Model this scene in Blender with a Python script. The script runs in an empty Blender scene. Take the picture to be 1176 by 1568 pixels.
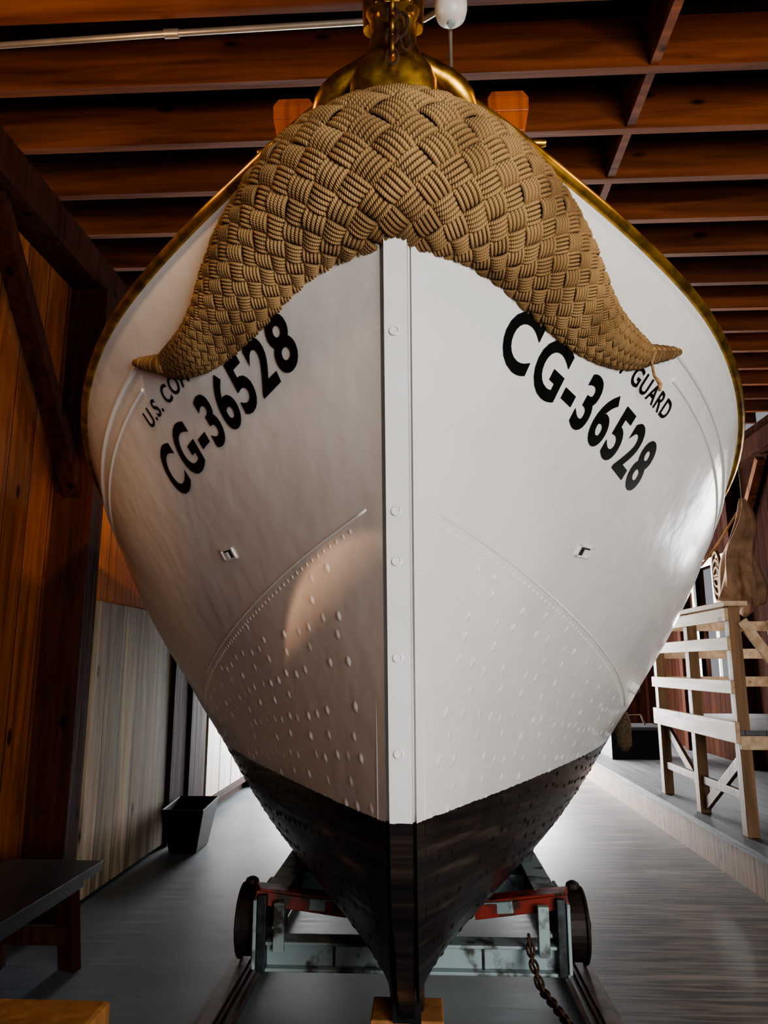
import bpy, bmesh, math, random
import numpy as np
from mathutils import Vector, Matrix
random.seed(4)
S = bpy.context.scene
try:
    S.view_settings.view_transform = 'AgX'
    S.view_settings.look = 'AgX - Medium High Contrast'
    S.view_settings.exposure = .4
except Exception as e:
    print(e)

# ---------------------------------------------------------------- materials
def newmat(name):
    m = bpy.data.materials.new(name); m.use_nodes = True
    nt = m.node_tree
    return m, nt, nt.nodes["Principled BSDF"]
def N(nt, typ, **kw):
    n = nt.nodes.new(typ)
    for k, v in kw.items():
        setattr(n, k, v)
    return n
def L(nt, a, b): nt.links.new(a, b)
def ramp(nt, fac, stops):
    r = N(nt, 'ShaderNodeValToRGB')
    els = r.color_ramp.elements
    while len(els) < len(stops): els.new(0.5)
    for e, (p, c) in zip(els, stops):
        e.position = p; e.color = (*c, 1)
    L(nt, fac, r.inputs[0]); return r
def math_(nt, op, a, b=None, c=None):
    n = N(nt, 'ShaderNodeMath', operation=op)
    for i, x in enumerate((a, b, c)):
        if x is None: continue
        if isinstance(x, (int, float)): n.inputs[i].default_value = x
        else: L(nt, x, n.inputs[i])
    return n.outputs[0]
def mixc(nt, fac, a, b, mode='MIX'):
    n = N(nt, 'ShaderNodeMix', data_type='RGBA', blend_type=mode)
    if isinstance(fac, (int, float)): n.inputs[0].default_value = fac
    else: L(nt, fac, n.inputs[0])
    for i, x in ((6, a), (7, b)):
        if isinstance(x, tuple): n.inputs[i].default_value = (*x, 1)
        else: L(nt, x, n.inputs[i])
    return n.outputs[2]
def bump(nt, bsdf, h, strength=.3, dist=.01):
    b = N(nt, 'ShaderNodeBump'); b.inputs['Strength'].default_value = strength
    b.inputs['Distance'].default_value = dist
    L(nt, h, b.inputs['Height']); L(nt, b.outputs[0], bsdf.inputs['Normal'])

def simple(name, col, rough=.5, metal=0, noise=.12, scale=6, bmp=.1, col2=None, spec=None, split=(.35, .62)):
    m, nt, b = newmat(name)
    tc = N(nt, 'ShaderNodeTexCoord')
    nz = N(nt, 'ShaderNodeTexNoise'); nz.inputs['Scale'].default_value = scale
    nz.inputs['Detail'].default_value = 6
    L(nt, tc.outputs['Object'], nz.inputs['Vector'])
    c2 = col2 or tuple(c*(1-noise*2) for c in col)
    r = ramp(nt, nz.outputs[0], [(split[0], c2), (split[1], col)])
    L(nt, r.outputs[0], b.inputs['Base Color'])
    b.inputs['Roughness'].default_value = rough
    b.inputs['Metallic'].default_value = metal
    if spec is not None: b.inputs['Specular IOR Level'].default_value = spec
    if bmp: bump(nt, b, nz.outputs[0], bmp, .01)
    return m

def wood(name, c1, c2, board=.2, across='Y', grain='Z', rough=.6, gap=.02, vary=.35, knots=True, gs=1.0, spec=.2):
    m, nt, b = newmat(name)
    tc = N(nt, 'ShaderNodeTexCoord')
    sp = N(nt, 'ShaderNodeSeparateXYZ'); L(nt, tc.outputs['Object'], sp.inputs[0])
    a = sp.outputs[across]
    k = math_(nt, 'DIVIDE', a, board)
    fl = math_(nt, 'FLOOR', k); fr = math_(nt, 'FRACT', k)
    wn = N(nt, 'ShaderNodeTexWhiteNoise', noise_dimensions='1D'); L(nt, fl, wn.inputs['W'])
    mp = N(nt, 'ShaderNodeMapping')
    sc = {'X': 14*gs, 'Y': 14*gs, 'Z': 14*gs}; sc[grain] = 1.1*gs
    mp.inputs['Scale'].default_value = (sc['X'], sc['Y'], sc['Z'])
    off = N(nt, 'ShaderNodeCombineXYZ')
    for i in range(3): L(nt, math_(nt, 'MULTIPLY', wn.outputs[0], 7.3+i), off.inputs[i])
    L(nt, tc.outputs['Object'], mp.inputs[0]); L(nt, off.outputs[0], mp.inputs['Location'])
    nz = N(nt, 'ShaderNodeTexNoise'); nz.inputs['Scale'].default_value = 1.3
    nz.inputs['Detail'].default_value = 7; nz.inputs['Distortion'].default_value = .6
    L(nt, mp.outputs[0], nz.inputs['Vector'])
    r = ramp(nt, nz.outputs[0], [(.3, c2), (.7, c1)])
    bv_ = math_(nt, 'MULTIPLY_ADD', wn.outputs[0], vary, 1-vary*.6)
    cc = N(nt, 'ShaderNodeCombineColor')
    for i in range(3): L(nt, bv_, cc.inputs[i])
    col = mixc(nt, 1.0, r.outputs[0], cc.outputs[0], 'MULTIPLY')
    if knots:
        mk = N(nt, 'ShaderNodeMapping')
        ks = {'X': 5, 'Y': 5, 'Z': 5}; ks[grain] = 2.2
        mk.inputs['Scale'].default_value = (ks['X'], ks['Y'], ks['Z'])
        L(nt, tc.outputs['Object'], mk.inputs[0])
        vo = N(nt, 'ShaderNodeTexVoronoi'); vo.inputs['Scale'].default_value = 1.0
        L(nt, mk.outputs[0], vo.inputs['Vector'])
        kr = ramp(nt, vo.outputs[0], [(.07, (0, 0, 0)), (.13, (1, 1, 1))])
        col = mixc(nt, kr.outputs[0], tuple(c*.25 for c in c2), col)
    g = math_(nt, 'GREATER_THAN', math_(nt, 'ABSOLUTE', math_(nt, 'SUBTRACT', fr, .5)), .5-gap)
    if gap > 0:
        col = mixc(nt, g, col, tuple(c*.12 for c in c2))
    L(nt, col, b.inputs['Base Color'])
    rr = math_(nt, 'MULTIPLY_ADD', nz.outputs[0], .25, rough-.12)
    L(nt, rr, b.inputs['Roughness'])
    b.inputs['Specular IOR Level'].default_value = spec
    hh = math_(nt, 'SUBTRACT', nz.outputs[0], math_(nt, 'MULTIPLY', g, 1.5 if gap > 0 else 0))
    bump(nt, b, hh, .25, .01)
    return m

M = {}
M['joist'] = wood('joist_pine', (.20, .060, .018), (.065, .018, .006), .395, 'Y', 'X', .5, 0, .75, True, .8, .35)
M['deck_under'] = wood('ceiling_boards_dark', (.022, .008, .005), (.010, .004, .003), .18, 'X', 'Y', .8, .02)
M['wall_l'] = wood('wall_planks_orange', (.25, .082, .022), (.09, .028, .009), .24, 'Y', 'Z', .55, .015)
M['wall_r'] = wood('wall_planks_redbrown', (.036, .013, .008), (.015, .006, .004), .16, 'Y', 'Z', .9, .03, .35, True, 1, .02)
M['wall_b'] = wood('wall_planks_back', (.06, .02, .012), (.028, .010, .007), .16, 'X', 'Z', .9, .03, .35, True, 1, .02)
M['post'] = wood('timber_dark', (.050, .016, .008), (.020, .007, .004), 3.0, 'Y', 'Z', .8, 0, .1, True, 1, .04)
M['pale_door'] = wood('door_boards_weathered', (.42, .32, .21), (.075, .050, .032), .27, 'Y', 'Z', .75, .015, .4, True, .65, .08)
M['pale_white'] = wood('boards_whitewashed', (.8, .74, .64), (.45, .38, .30), .25, 'Y', 'Z', .6, .03, .15)
M['ply'] = wood('plywood_orange', (.50, .17, .036), (.30, .085, .016), 1.2, 'Y', 'Z', .8, .004, .1, True, 1, .04)
M['stand'] = wood('stand_lumber', (.62, .46, .31), (.38, .25, .15), 3, 'X', 'Y', .6, 0, .1)
M['stand_dark'] = wood('stand_lumber_posts', (.26, .15, .08), (.12, .07, .035), 3, 'X', 'Z', .6, 0, .1)
M['fascia'] = wood('platform_fascia', (.30, .17, .09), (.13, .07, .038), .12, 'Y', 'Z', .6, .03, .2)
M['platform'] = wood('platform_paint_grey', (.13, .13, .135), (.08, .08, .088), .14, 'X', 'Y', .6, .02, .15, False)
M['bitts'] = wood('varnished_oak', (.50, .13, .024), (.24, .055, .013), 3, 'X', 'Z', .3, 0, .1, True, 1, .5)
M['block'] = wood('keel_block_wood', (.42, .2, .07), (.24, .11, .04), 3, 'X', 'Z', .6, 0, .1)
M['brass'] = simple('aged_brass', (.82, .47, .08), .34, 1, .2, 25, .08, (.36, .19, .035))
M['brass_rail'] = simple('brass_rub_rail', (.62, .36, .06), .36, .85, .2, 12, .05, (.20, .12, .025))
M['white'] = simple('white_gloss_paint', (.84, .83, .80), .3, 0, .03, 3, .02)
M['black'] = simple('black_gloss', (.012, .012, .014), .25, 0, .2, 20, .05)
M['letter'] = simple('letter_black_paint', (.006, .007, .007), .4, 0, .2, 20, 0, None, .3)
M['letter_sheen'] = simple('letter_green_sheen', (.008, .10, .035), .4, 0, .2, 20, 0, None, .3)  # sheen on part of the lettering, put into its colour as green
M['steel_teal'] = simple('carriage_grey_teal_paint', (.34, .43, .44), .45, .1, .2, 9, .2, (.06, .055, .045), None, (.36, .47))
M['steel_dark'] = simple('carriage_dark_steel', (.05, .065, .07), .45, .4, .2, 16, .2, (.02, .02, .02))
M['red'] = simple('carriage_red_paint', (.28, .035, .022), .5, .1, .2, 14, .2, (.06, .028, .02), None, (.38, .52))
M['wheel'] = simple('wheel_iron_black', (.030, .020, .016), .55, .5, .2, 14, .2)
M['rust'] = simple('rusty_iron', (.12, .055, .03), .6, .6, .3, 40, .4, (.04, .025, .018))
M['railm'] = simple('track_rail_worn', (.09, .05, .035), .5, .5, .2, 10, .2, (.035, .022, .017))
M['pipe'] = simple('conduit_galvanised', (.5, .44, .36), .4, .8, .1, 12, .02)
M['lamp'] = simple('white_enamel', (.75, .74, .7), .35, 0, .05, 12, .02)
M['bin'] = simple('black_rubber', (.006, .006, .007), .6, 0, .2, 12, .05, None, .2)
M['bench'] = simple('bench_dark_stain', (.03, .03, .034), .4, 0, .2, 9, .1)
M['canvas'] = simple('canvas_brown', (.34, .22, .14), .85, 0, .2, 7, .3, (.17, .10, .06))
M['rope_dark'] = simple('rope_tarred', (.10, .065, .03), .9, 0, .3, 60, .5)
M['rope_fill'] = simple('rope_core', (.04, .022, .009), .95, 0, .3, 60, .5)
M['trim'] = simple('window_trim_white', (.7, .68, .62), .5, 0, .05, 12, .05)

def rope_mat(name, ca, cb):
    m, nt, b = newmat(name)
    tc = N(nt, 'ShaderNodeTexCoord')
    sp = N(nt, 'ShaderNodeSeparateXYZ'); L(nt, tc.outputs['UV'], sp.inputs[0])
    tw = math_(nt, 'SINE', math_(nt, 'MULTIPLY', math_(nt, 'ADD', sp.outputs[0], math_(nt, 'MULTIPLY', sp.outputs[1], .35)), 31.4))
    nz = N(nt, 'ShaderNodeTexNoise'); nz.inputs['Scale'].default_value = 4; nz.inputs['Detail'].default_value = 9
    L(nt, tc.outputs['Object'], nz.inputs['Vector'])
    r = ramp(nt, nz.outputs[0], [(.34, cb), (.64, ca)])
    t = math_(nt, 'MULTIPLY_ADD', tw, .18, .82)
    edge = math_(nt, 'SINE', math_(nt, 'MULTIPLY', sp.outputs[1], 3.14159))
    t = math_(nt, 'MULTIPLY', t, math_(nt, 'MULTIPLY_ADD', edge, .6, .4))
    cc = N(nt, 'ShaderNodeCombineColor')
    for i in range(3): L(nt, t, cc.inputs[i])
    L(nt, mixc(nt, 1.0, r.outputs[0], cc.outputs[0], 'MULTIPLY'), b.inputs['Base Color'])
    b.inputs['Roughness'].default_value = .75
    b.inputs['Specular IOR Level'].default_value = .3
    bump(nt, b, tw, .6, .002)
    return m
M['rope'] = rope_mat('manila_rope', (.62, .38, .165), (.27, .145, .055))

def hull_mat():
    m, nt, b = newmat('hull_paint')
    tc = N(nt, 'ShaderNodeTexCoord')
    sp = N(nt, 'ShaderNodeSeparateXYZ'); L(nt, tc.outputs['Object'], sp.inputs[0])
    uv = N(nt, 'ShaderNodeSeparateXYZ'); L(nt, tc.outputs['UV'], uv.inputs[0])
    nz = N(nt, 'ShaderNodeTexNoise'); nz.inputs['Scale'].default_value = 2.0; nz.inputs['Detail'].default_value = 3
    L(nt, tc.outputs['Object'], nz.inputs['Vector'])
    mp = N(nt, 'ShaderNodeMapping'); mp.inputs['Scale'].default_value = (1.6, 50, 1)
    L(nt, tc.outputs['UV'], mp.inputs[0])
    st = N(nt, 'ShaderNodeTexNoise'); st.inputs['Scale'].default_value = 1.2; st.inputs['Detail'].default_value = 5
    L(nt, mp.outputs[0], st.inputs['Vector'])
    fine = N(nt, 'ShaderNodeTexNoise'); fine.inputs['Scale'].default_value = 30; fine.inputs['Detail'].default_value = 4
    L(nt, tc.outputs['Object'], fine.inputs['Vector'])
    dent = N(nt, 'ShaderNodeTexNoise'); dent.inputs['Scale'].default_value = 8; dent.inputs['Detail'].default_value = 2
    L(nt, tc.outputs['Object'], dent.inputs['Vector'])
    wl = math_(nt, 'LESS_THAN', math_(nt, 'ADD', sp.outputs[2], math_(nt, 'MULTIPLY', fine.outputs[0], .012)), .957)
    wc = ramp(nt, nz.outputs[0], [(.3, (.76, .745, .71)), (.7, (.86, .85, .82))])
    bc = ramp(nt, st.outputs[0], [(.35, (.005, .0045, .005)), (.55, (.020, .014, .012)), (.75, (.085, .057, .042))])  # brown streaks put reflected glints into the black bottom's colour
    L(nt, mixc(nt, wl, wc.outputs[0], bc.outputs[0]), b.inputs['Base Color'])
    rg = math_(nt, 'MULTIPLY_ADD', math_(nt, 'MULTIPLY', st.outputs[0], wl), .14, math_(nt, 'MULTIPLY_ADD', nz.outputs[0], .14, .13))
    L(nt, rg, b.inputs['Roughness'])
    seam = math_(nt, 'FRACT', math_(nt, 'MULTIPLY', uv.outputs[1], 17.0))
    sm = math_(nt, 'LESS_THAN', seam, .06)
    low = math_(nt, 'MULTIPLY_ADD', wl, .94, .06)
    h = math_(nt, 'SUBTRACT', math_(nt, 'MULTIPLY', nz.outputs[0], 1.0), math_(nt, 'MULTIPLY', sm, math_(nt, 'MULTIPLY', low, .6)))
    h = math_(nt, 'ADD', h, math_(nt, 'MULTIPLY', dent.outputs[0], .6))
    h = math_(nt, 'ADD', h, math_(nt, 'MULTIPLY', st.outputs[0], math_(nt, 'MULTIPLY', wl, 1.6)))
    bump(nt, b, h, .3, .015)
    return m
M['hull'] = hull_mat()

def floor_mat():
    m, nt, b = newmat('floor_painted_planks')
    tc = N(nt, 'ShaderNodeTexCoord')
    sp = N(nt, 'ShaderNodeSeparateXYZ'); L(nt, tc.outputs['Object'], sp.inputs[0])
    k = math_(nt, 'DIVIDE', sp.outputs[1], .15)
    fl = math_(nt, 'FLOOR', k); fr = math_(nt, 'FRACT', k)
    mp = N(nt, 'ShaderNodeMapping'); mp.inputs['Scale'].default_value = (1.8, 22, 1)
    wn = N(nt, 'ShaderNodeTexWhiteNoise', noise_dimensions='1D'); L(nt, fl, wn.inputs['W'])
    off = N(nt, 'ShaderNodeCombineXYZ'); L(nt, math_(nt, 'MULTIPLY', wn.outputs[0], 9.0), off.inputs[0])
    L(nt, off.outputs[0], mp.inputs['Location'])
    L(nt, tc.outputs['Object'], mp.inputs[0])
    nz = N(nt, 'ShaderNodeTexNoise'); nz.inputs['Scale'].default_value = 1.4; nz.inputs['Detail'].default_value = 9
    nz.inputs['Distortion'].default_value = .5
    L(nt, mp.outputs[0], nz.inputs['Vector'])
    n2 = N(nt, 'ShaderNodeTexNoise'); n2.inputs['Scale'].default_value = 1.1; n2.inputs['Detail'].default_value = 9
    L(nt, tc.outputs['Object'], n2.inputs['Vector'])
    ca = ramp(nt, n2.outputs[0], [(.32, (.07, .098, .118)), (.65, (.15, .19, .215))])
    cb0 = ramp(nt, nz.outputs[0], [(.40, (.040, .030, .025)), (.60, (.19, .15, .12))])
    bvn = math_(nt, 'MULTIPLY_ADD', wn.outputs[0], .6, .65)
    cc = N(nt, 'ShaderNodeCombineColor')
    for i in range(3): L(nt, bvn, cc.inputs[i])
    cb = mixc(nt, 1.0, cb0.outputs[0], cc.outputs[0], 'MULTIPLY')
    side = N(nt, 'ShaderNodeMapRange'); L(nt, math_(nt, 'ADD', sp.outputs[0], math_(nt, 'MULTIPLY', n2.outputs[0], .8)), side.inputs[0])
    side.inputs[1].default_value = .9; side.inputs[2].default_value = 1.6
    side.inputs[3].default_value = .15; side.inputs[4].default_value = .95
    col = mixc(nt, side.outputs[0], ca.outputs[0], cb)
    g = math_(nt, 'MULTIPLY', math_(nt, 'LESS_THAN', fr, .04), side.outputs[0])
    col = mixc(nt, g, col, (.015, .012, .01))
    L(nt, col, b.inputs['Base Color'])
    L(nt, math_(nt, 'MULTIPLY_ADD', nz.outputs[0], .3, .32), b.inputs['Roughness'])
    b.inputs['Specular IOR Level'].default_value = .3
    bump(nt, b, math_(nt, 'ADD', math_(nt, 'MULTIPLY', nz.outputs[0], side.outputs[0]), math_(nt, 'MULTIPLY', n2.outputs[0], .5)), .15, .005)
    return m
M['floor'] = floor_mat()

# ---------------------------------------------------------------- mesh builder
class MB:
    def __init__(s): s.v = []; s.f = []; s.m = []; s.mats = []; s.uv = []; s.hasuv = False
    def mi(s, mat):
        if mat not in s.mats: s.mats.append(mat)
        return s.mats.index(mat)
    def add(s, vs, fs, mat, uvs=None):
        o = len(s.v); s.v += [tuple(v) for v in vs]
        s.uv += (uvs if uvs is not None else [(0, 0)]*len(vs))
        if uvs is not None: s.hasuv = True
        k = s.mi(mat)
        for f in fs: s.f.append(tuple(i+o for i in f)); s.m.append(k)
    def box(s, x0, x1, y0, y1, z0, z1, mat):
        vs = [(x, y, z) for x in (x0, x1) for y in (y0, y1) for z in (z0, z1)]
        s.add(vs, [(0, 1, 3, 2), (4, 6, 7, 5), (0, 4, 5, 1), (2, 3, 7, 6), (0, 2, 6, 4), (1, 5, 7, 3)], mat)
    def beam(s, p, q, w, h, mat, up=(0, 0, 1)):
        p = Vector(p); q = Vector(q); d = (q-p).normalized(); up = Vector(up)
        sx = d.cross(up)
        if sx.length < 1e-4: sx = d.cross(Vector((1, 0, 0)))
        sx.normalize(); u = sx.cross(d).normalized()
        vs = []
        for c in (p, q):
            for a, b in ((-1, -1), (1, -1), (1, 1), (-1, 1)): vs.append(c+sx*a*w/2+u*b*h/2)
        s.add(vs, [(3, 2, 1, 0), (4, 5, 6, 7), (0, 1, 5, 4), (1, 2, 6, 5), (2, 3, 7, 6), (3, 0, 4, 7)], mat)
    def tube(s, pts, r, mat, n=10, caps=True, sq=None):
        pts = [Vector(p) for p in pts]
        rr = r if isinstance(r, (list, tuple)) else [r]*len(pts)
        vs = []; uvs = []; prev = None; ln = 0
        for i, p in enumerate(pts):
            a = pts[max(i-1, 0)]; b = pts[min(i+1, len(pts)-1)]
            d = (b-a).normalized()
            if prev is None:
                u = d.cross(Vector((0, 0, 1)))
                if u.length < 1e-3: u = d.cross(Vector((0, 1, 0)))
            else: u = prev-d*prev.dot(d)
            u.normalize(); w = d.cross(u); prev = u
            if i: ln += (p-pts[i-1]).length
            for k in range(n):
                t = 2*math.pi*k/n
                vs.append(p+(u*math.cos(t)+w*math.sin(t))*rr[i]); uvs.append((ln*8, k/n))
        fs = []
        for i in range(len(pts)-1):
            for k in range(n):
                fs.append((i*n+k, i*n+(k+1) % n, (i+1)*n+(k+1) % n, (i+1)*n+k))
        if caps:
            fs.append(tuple(range(n-1, -1, -1))); fs.append(tuple(range((len(pts)-1)*n, len(pts)*n)))
        s.add(vs, fs, mat, uvs)
    def torus(s, c, R, r, ax1, ax2, mat, stretch=1.0, n=20, m=8):
        c = Vector(c); a = Vector(ax1).normalized(); b = Vector(ax2).normalized(); k = a.cross(b)
        vs = []; fs = []
        for i in range(n):
            t = 2*math.pi*i/n
            dr = a*math.cos(t)+b*math.sin(t); cc = c+a*math.cos(t)*R+b*math.sin(t)*R*stretch
            for j in range(m):
                p = 2*math.pi*j/m
                vs.append(cc+dr*math.cos(p)*r+k*math.sin(p)*r)
        for i in range(n):
            for j in range(m):
                fs.append((i*m+j, ((i+1) % n)*m+j, ((i+1) % n)*m+(j+1) % m, i*m+(j+1) % m))
        s.add(vs, fs, mat)
    def lathe(s, c, prof, mat, n=24, axis='Z', sx=1, sy=1):
        vs = []; fs = []
        for (r, h) in prof:
            for k in range(n):
                t = 2*math.pi*k/n; a = math.cos(t)*r*sx; b = math.sin(t)*r*sy
                o = {'Z': (a, b, h), 'X': (h, a, b), 'Y': (a, h, b)}[axis]
                vs.append((c[0]+o[0], c[1]+o[1], c[2]+o[2]))
        for i in range(len(prof)-1):
            for k in range(n):
                fs.append((i*n+k, i*n+(k+1) % n, (i+1)*n+(k+1) % n, (i+1)*n+k))
        fs.append(tuple(range(n-1, -1, -1))); fs.append(tuple(range((len(prof)-1)*n, len(prof)*n)))
        s.add(vs, fs, mat)
    def obj(s, name, parent=None, smooth=False, bevel=0, autos=None):
        me = bpy.data.meshes.new(name); me.from_pydata(s.v, [], s.f); me.update()
        for m in s.mats: me.materials.append(m)
        me.polygons.foreach_set('material_index', s.m)
        if s.hasuv:
            ul = me.uv_layers.new(name='UVMap')
            li = np.zeros(len(me.loops), dtype=np.int32); me.loops.foreach_get('vertex_index', li)
            ul.data.foreach_set('uv', np.array(s.uv, dtype=np.float32)[li].ravel())
        if smooth: me.polygons.foreach_set('use_smooth', [True]*len(me.polygons))
        bm = bmesh.new(); bm.from_mesh(me)
        if not getattr(s, 'keepn', False): bmesh.ops.recalc_face_normals(bm, faces=bm.faces)
        bm.to_mesh(me); bm.free()
        if smooth and autos:
            try: me.set_sharp_from_angle(angle=math.radians(autos))
            except Exception: pass
        o = bpy.data.objects.new(name, me); S.collection.objects.link(o)
        if parent: o.parent = parent
        if bevel:
            b = o.modifiers.new('bevel', 'BEVEL'); b.width = bevel; b.segments = 2; b.limit_method = 'ANGLE'
        return o
def empty(name, loc=(0, 0, 0)):
    e = bpy.data.objects.new(name, None); e.empty_display_size = .2; S.collection.objects.link(e); return e

# ---------------------------------------------------------------- hull lines
def pchip(xs, ys):
    xs = np.array(xs, float); ys = np.array(ys, float)
    h = np.diff(xs); d = np.diff(ys)/h; m = np.zeros_like(ys)
    for i in range(1, len(xs)-1):
        if d[i-1]*d[i] > 0:
            w1 = 2*h[i]+h[i-1]; w2 = h[i]+2*h[i-1]
            m[i] = (w1+w2)/(w1/d[i-1]+w2/d[i])
    m[0] = d[0]; m[-1] = d[-1]
    def f(x):
        x = min(max(x, xs[0]), xs[-1]); i = int(min(max(np.searchsorted(xs, x)-1, 0), len(xs)-2))
        t = (x-xs[i])/h[i]
        return float((2*t**3-3*t**2+1)*ys[i]+(t**3-2*t**2+t)*h[i]*m[i]+(-2*t**3+3*t**2)*ys[i+1]+(t**3-t**2)*h[i]*m[i+1])
    return f
ZK = .22
sheer = pchip([1.80, 2.03, 2.2, 2.5, 2.85, 3.2, 3.5, 3.9, 4.6, 6, 8, 11, 13], [3.09, 3.0, 2.925, 2.825, 2.735, 2.625, 2.52, 2.38, 2.2, 2.05, 2.0, 2.3, 2.8])
stem_z = pchip([.22, .4, .62, .95, 1.5, 2.0, 2.5, 3.07], [2.95, 2.70, 2.50, 2.33, 2.20, 2.09, 1.98, 1.85])
VT = [0, .04, .1, .2, .35, .5, .7, .83, 1]
fB = pchip(VT, [0.0, .56, 1.03, 1.25, 1.43, 1.55, 1.615, 1.66, 1.695])
fL = pchip(VT, [5, 4.9, 4.8, 4.8, 4.6, 4.2, 3.5, 3.15, 2.85])
fP = pchip(VT, [1.8, 1.8, 1.82, 1.85, 1.84, 1.86, 2.1, 2.3, 2.75])
def Ys(v): return stem_z(ZK+v*2.85)
YST = 11.6
def bv(Y, v):
    s = max(Y-Ys(v), 0); q = min(s/fL(v), 1)
    b = fB(v)*(1-(1-q)**fP(v))
    if Y > 7.2: b *= max(1-((Y-7.2)/(YST+.1-7.2))**2.2, 0)
    return .045+b
def half(Y, z):
    v = min(max((z-ZK)/(sheer(Y)-ZK), 0), 1); return bv(Y, v)
def hp(Y, z, sgn=1, off=0):
    e = .01; p = Vector((sgn*half(Y, z), Y, z))
    if off:
        du = Vector((sgn*half(Y+e, z), Y+e, z))-Vector((sgn*half(Y-e, z), Y-e, z))
        dv = Vector((sgn*half(Y, z+e), Y, z+e))-Vector((sgn*half(Y, z-e), Y, z-e))
        n = du.cross(dv).normalized()
        if n.x*sgn < 0: n = -n
        p = p+n*off
    return p
def frame(Y, z, sgn):
    e = .01
    du = (Vector((sgn*half(Y+e, z), Y+e, z))-Vector((sgn*half(Y-e, z), Y-e, z))).normalized()
    dv = (Vector((sgn*half(Y, z+e), Y, z+e))-Vector((sgn*half(Y, z-e), Y, z-e))).normalized()
    n = du.cross(dv).normalized()
    if n.x*sgn < 0: n = -n
    return du, dv, n

boat = empty('motor_lifeboat')
NV, NS = 70, 120
for sgn in (1, -1):
    mb = MB(); vs = []; uvs = []; fs = []
    for j in range(NV+1):
        v = (j/NV)**1.15
        y0 = Ys(v)
        for i in range(NS+1):
            t = i/NS; Y = y0+(YST+.09-y0)*(t**2.0)
            z = ZK+v*(sheer(Y)-ZK)
            vs.append((sgn*bv(Y, v), Y, z)); uvs.append((Y, v))
    for j in range(NV):
        for i in range(NS):
            a = j*(NS+1)+i
            f = (a, a+1, a+NS+2, a+NS+1)
            fs.append(f if sgn > 0 else f[::-1])
    mb.keepn = True
    mb.add(vs, fs, M['hull'], uvs)
    mb.obj('hull_side_'+('a' if sgn > 0 else 'b'), boat, smooth=True)
mb = MB(); vs = []; fs = []
for i in range(61):
    Y = 1.84+(YST+.05-1.84)*(i/60)**1.7; b = bv(Y, 1.0)
    for k in range(13):
        q = k/6-1; vs.append((q*b, Y, sheer(Y)+.10*(1-q*q)*min(1, b/.8)))
for i in range(60):
    for k in range(12): a = i*13+k; fs.append((a, a+1, a+14, a+13))
mb.add(vs, fs, M['white']); mb.obj('turtleback_deck', boat, smooth=True)
mb = MB(); mb.box(-.05, .05, 2.93, YST, .17, .26, M['black']); mb.obj('keel_shoe', boat)
mb = MB(); vs = []; fs = []; prof = [(-.078, .075), (-.072, .030), (-.037, -.004), (-.033, -.030), (.033, -.030), (.037, -.004), (.072, .030), (.078, .075)]
zs = np.linspace(.19, 3.06, 60)
for z in zs:
    y = stem_z(z)
    k = 1.0 if z > .6 else .8
    for (a, b) in prof: vs.append((a*k, y+b, z))
n = len(prof)
for i in range(len(zs)-1):
    for k in range(n-1): a = i*n+k; fs.append((a, a+1, a+n+1, a+n))
fs.append(tuple(range(n)))
mb.add(vs, fs, M['hull'], [(v[1], v[2]*.3) for v in vs])
for z in (2.33, 1.83, 1.69, 1.42, 1.15):
    y = stem_z(z)-.031
    mb.lathe((-.004, y, z), [(.015, 0), (.015, -.003), (.011, -.004), (.010, -.001)], M['white'], 14, 'Y')
mb.obj('stem_post', boat, smooth=True, autos=25)

mb = MB()
for sgn in (1, -1):
    pts = []
    for i in range(90):
        Y = 1.88+(YST-1.88)*(i/89)**1.8
        pts.append(Vector((sgn*(bv(Y, 1)+.008), Y, sheer(Y)+.008)))
    mb.tube(pts, .021, M['brass_rail'], 10)
mb.obj('gunwale_brass_rail', boat, smooth=True)
def seamz(Y): return 1.84-.29*(Y-2.2)
mb = MB()
for sgn in (1, -1):
    for dr, y0, r in ((.165, 2.78, .011), (.235, 2.85, .007)):
        pts = [hp(Y, sheer(Y)-dr, sgn, 0) for Y in [y0+(YST-.2-y0)*(i/80)**1.6 for i in range(81)]]
        mb.tube(pts, r, M['white'], 8)
    pts = [hp(Y, seamz(Y), sgn, -.001) for Y in [2.17+(4.5-2.17)*i/60 for i in range(61)]]
    mb.tube(pts, .0045, M['white'], 6)
mb.obj('rubbing_strakes', boat, smooth=True)
mb = MB()
def stud(Y, z, sgn, r, h, mat):
    du, dv, n = frame(Y, z, sgn); c = Vector((sgn*half(Y, z), Y, z))
    vs = []; fs = []
    for (rr, hh) in ((1.5, -.15), (1.05, .35), (.65, .85), (.25, 1)):
        for k in range(8):
            t = k*math.pi/4; vs.append(c+du*math.cos(t)*r*rr+dv*math.sin(t)*r*rr*1.15+n*h*hh)
    for i in range(3):
        for k in range(8): fs.append((i*8+k, i*8+(k+1) % 8, i*8+8+(k+1) % 8, i*8+8+k))
    fs.append(tuple(range(24, 32)))
    mb.add(vs, fs, mat)
for sgn in (1, -1):
    Y = 2.40
    col = 0
    while Y < 4.9:
        for k in range(30):
            v = .06+k*.028
            z = ZK+v*(sheer(Y)-ZK)
            if Y-Ys(v) < .07 or z > seamz(Y)-.06: continue
            if (k % 4) == (col % 2)*2+1: continue
            jy = random.uniform(-.014, .014); jz = random.uniform(-.012, .012)
            if random.random() < .18: continue
            blk = z+jz < .955
            stud(Y+jy+(.02 if k % 2 else 0), z+jz, sgn, .0120 if not blk else .009, (.0046 if not blk else .004)*random.uniform(.4, 1.15), M['hull'])
        Y += .09; col += 1
    Y = 2.25
    while Y < 4.4:
        stud(Y, seamz(Y)-.028, sgn, .0065, .0024, M['white']); Y += .034
mb.obj('hull_fastenings', boat, smooth=True)

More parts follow.
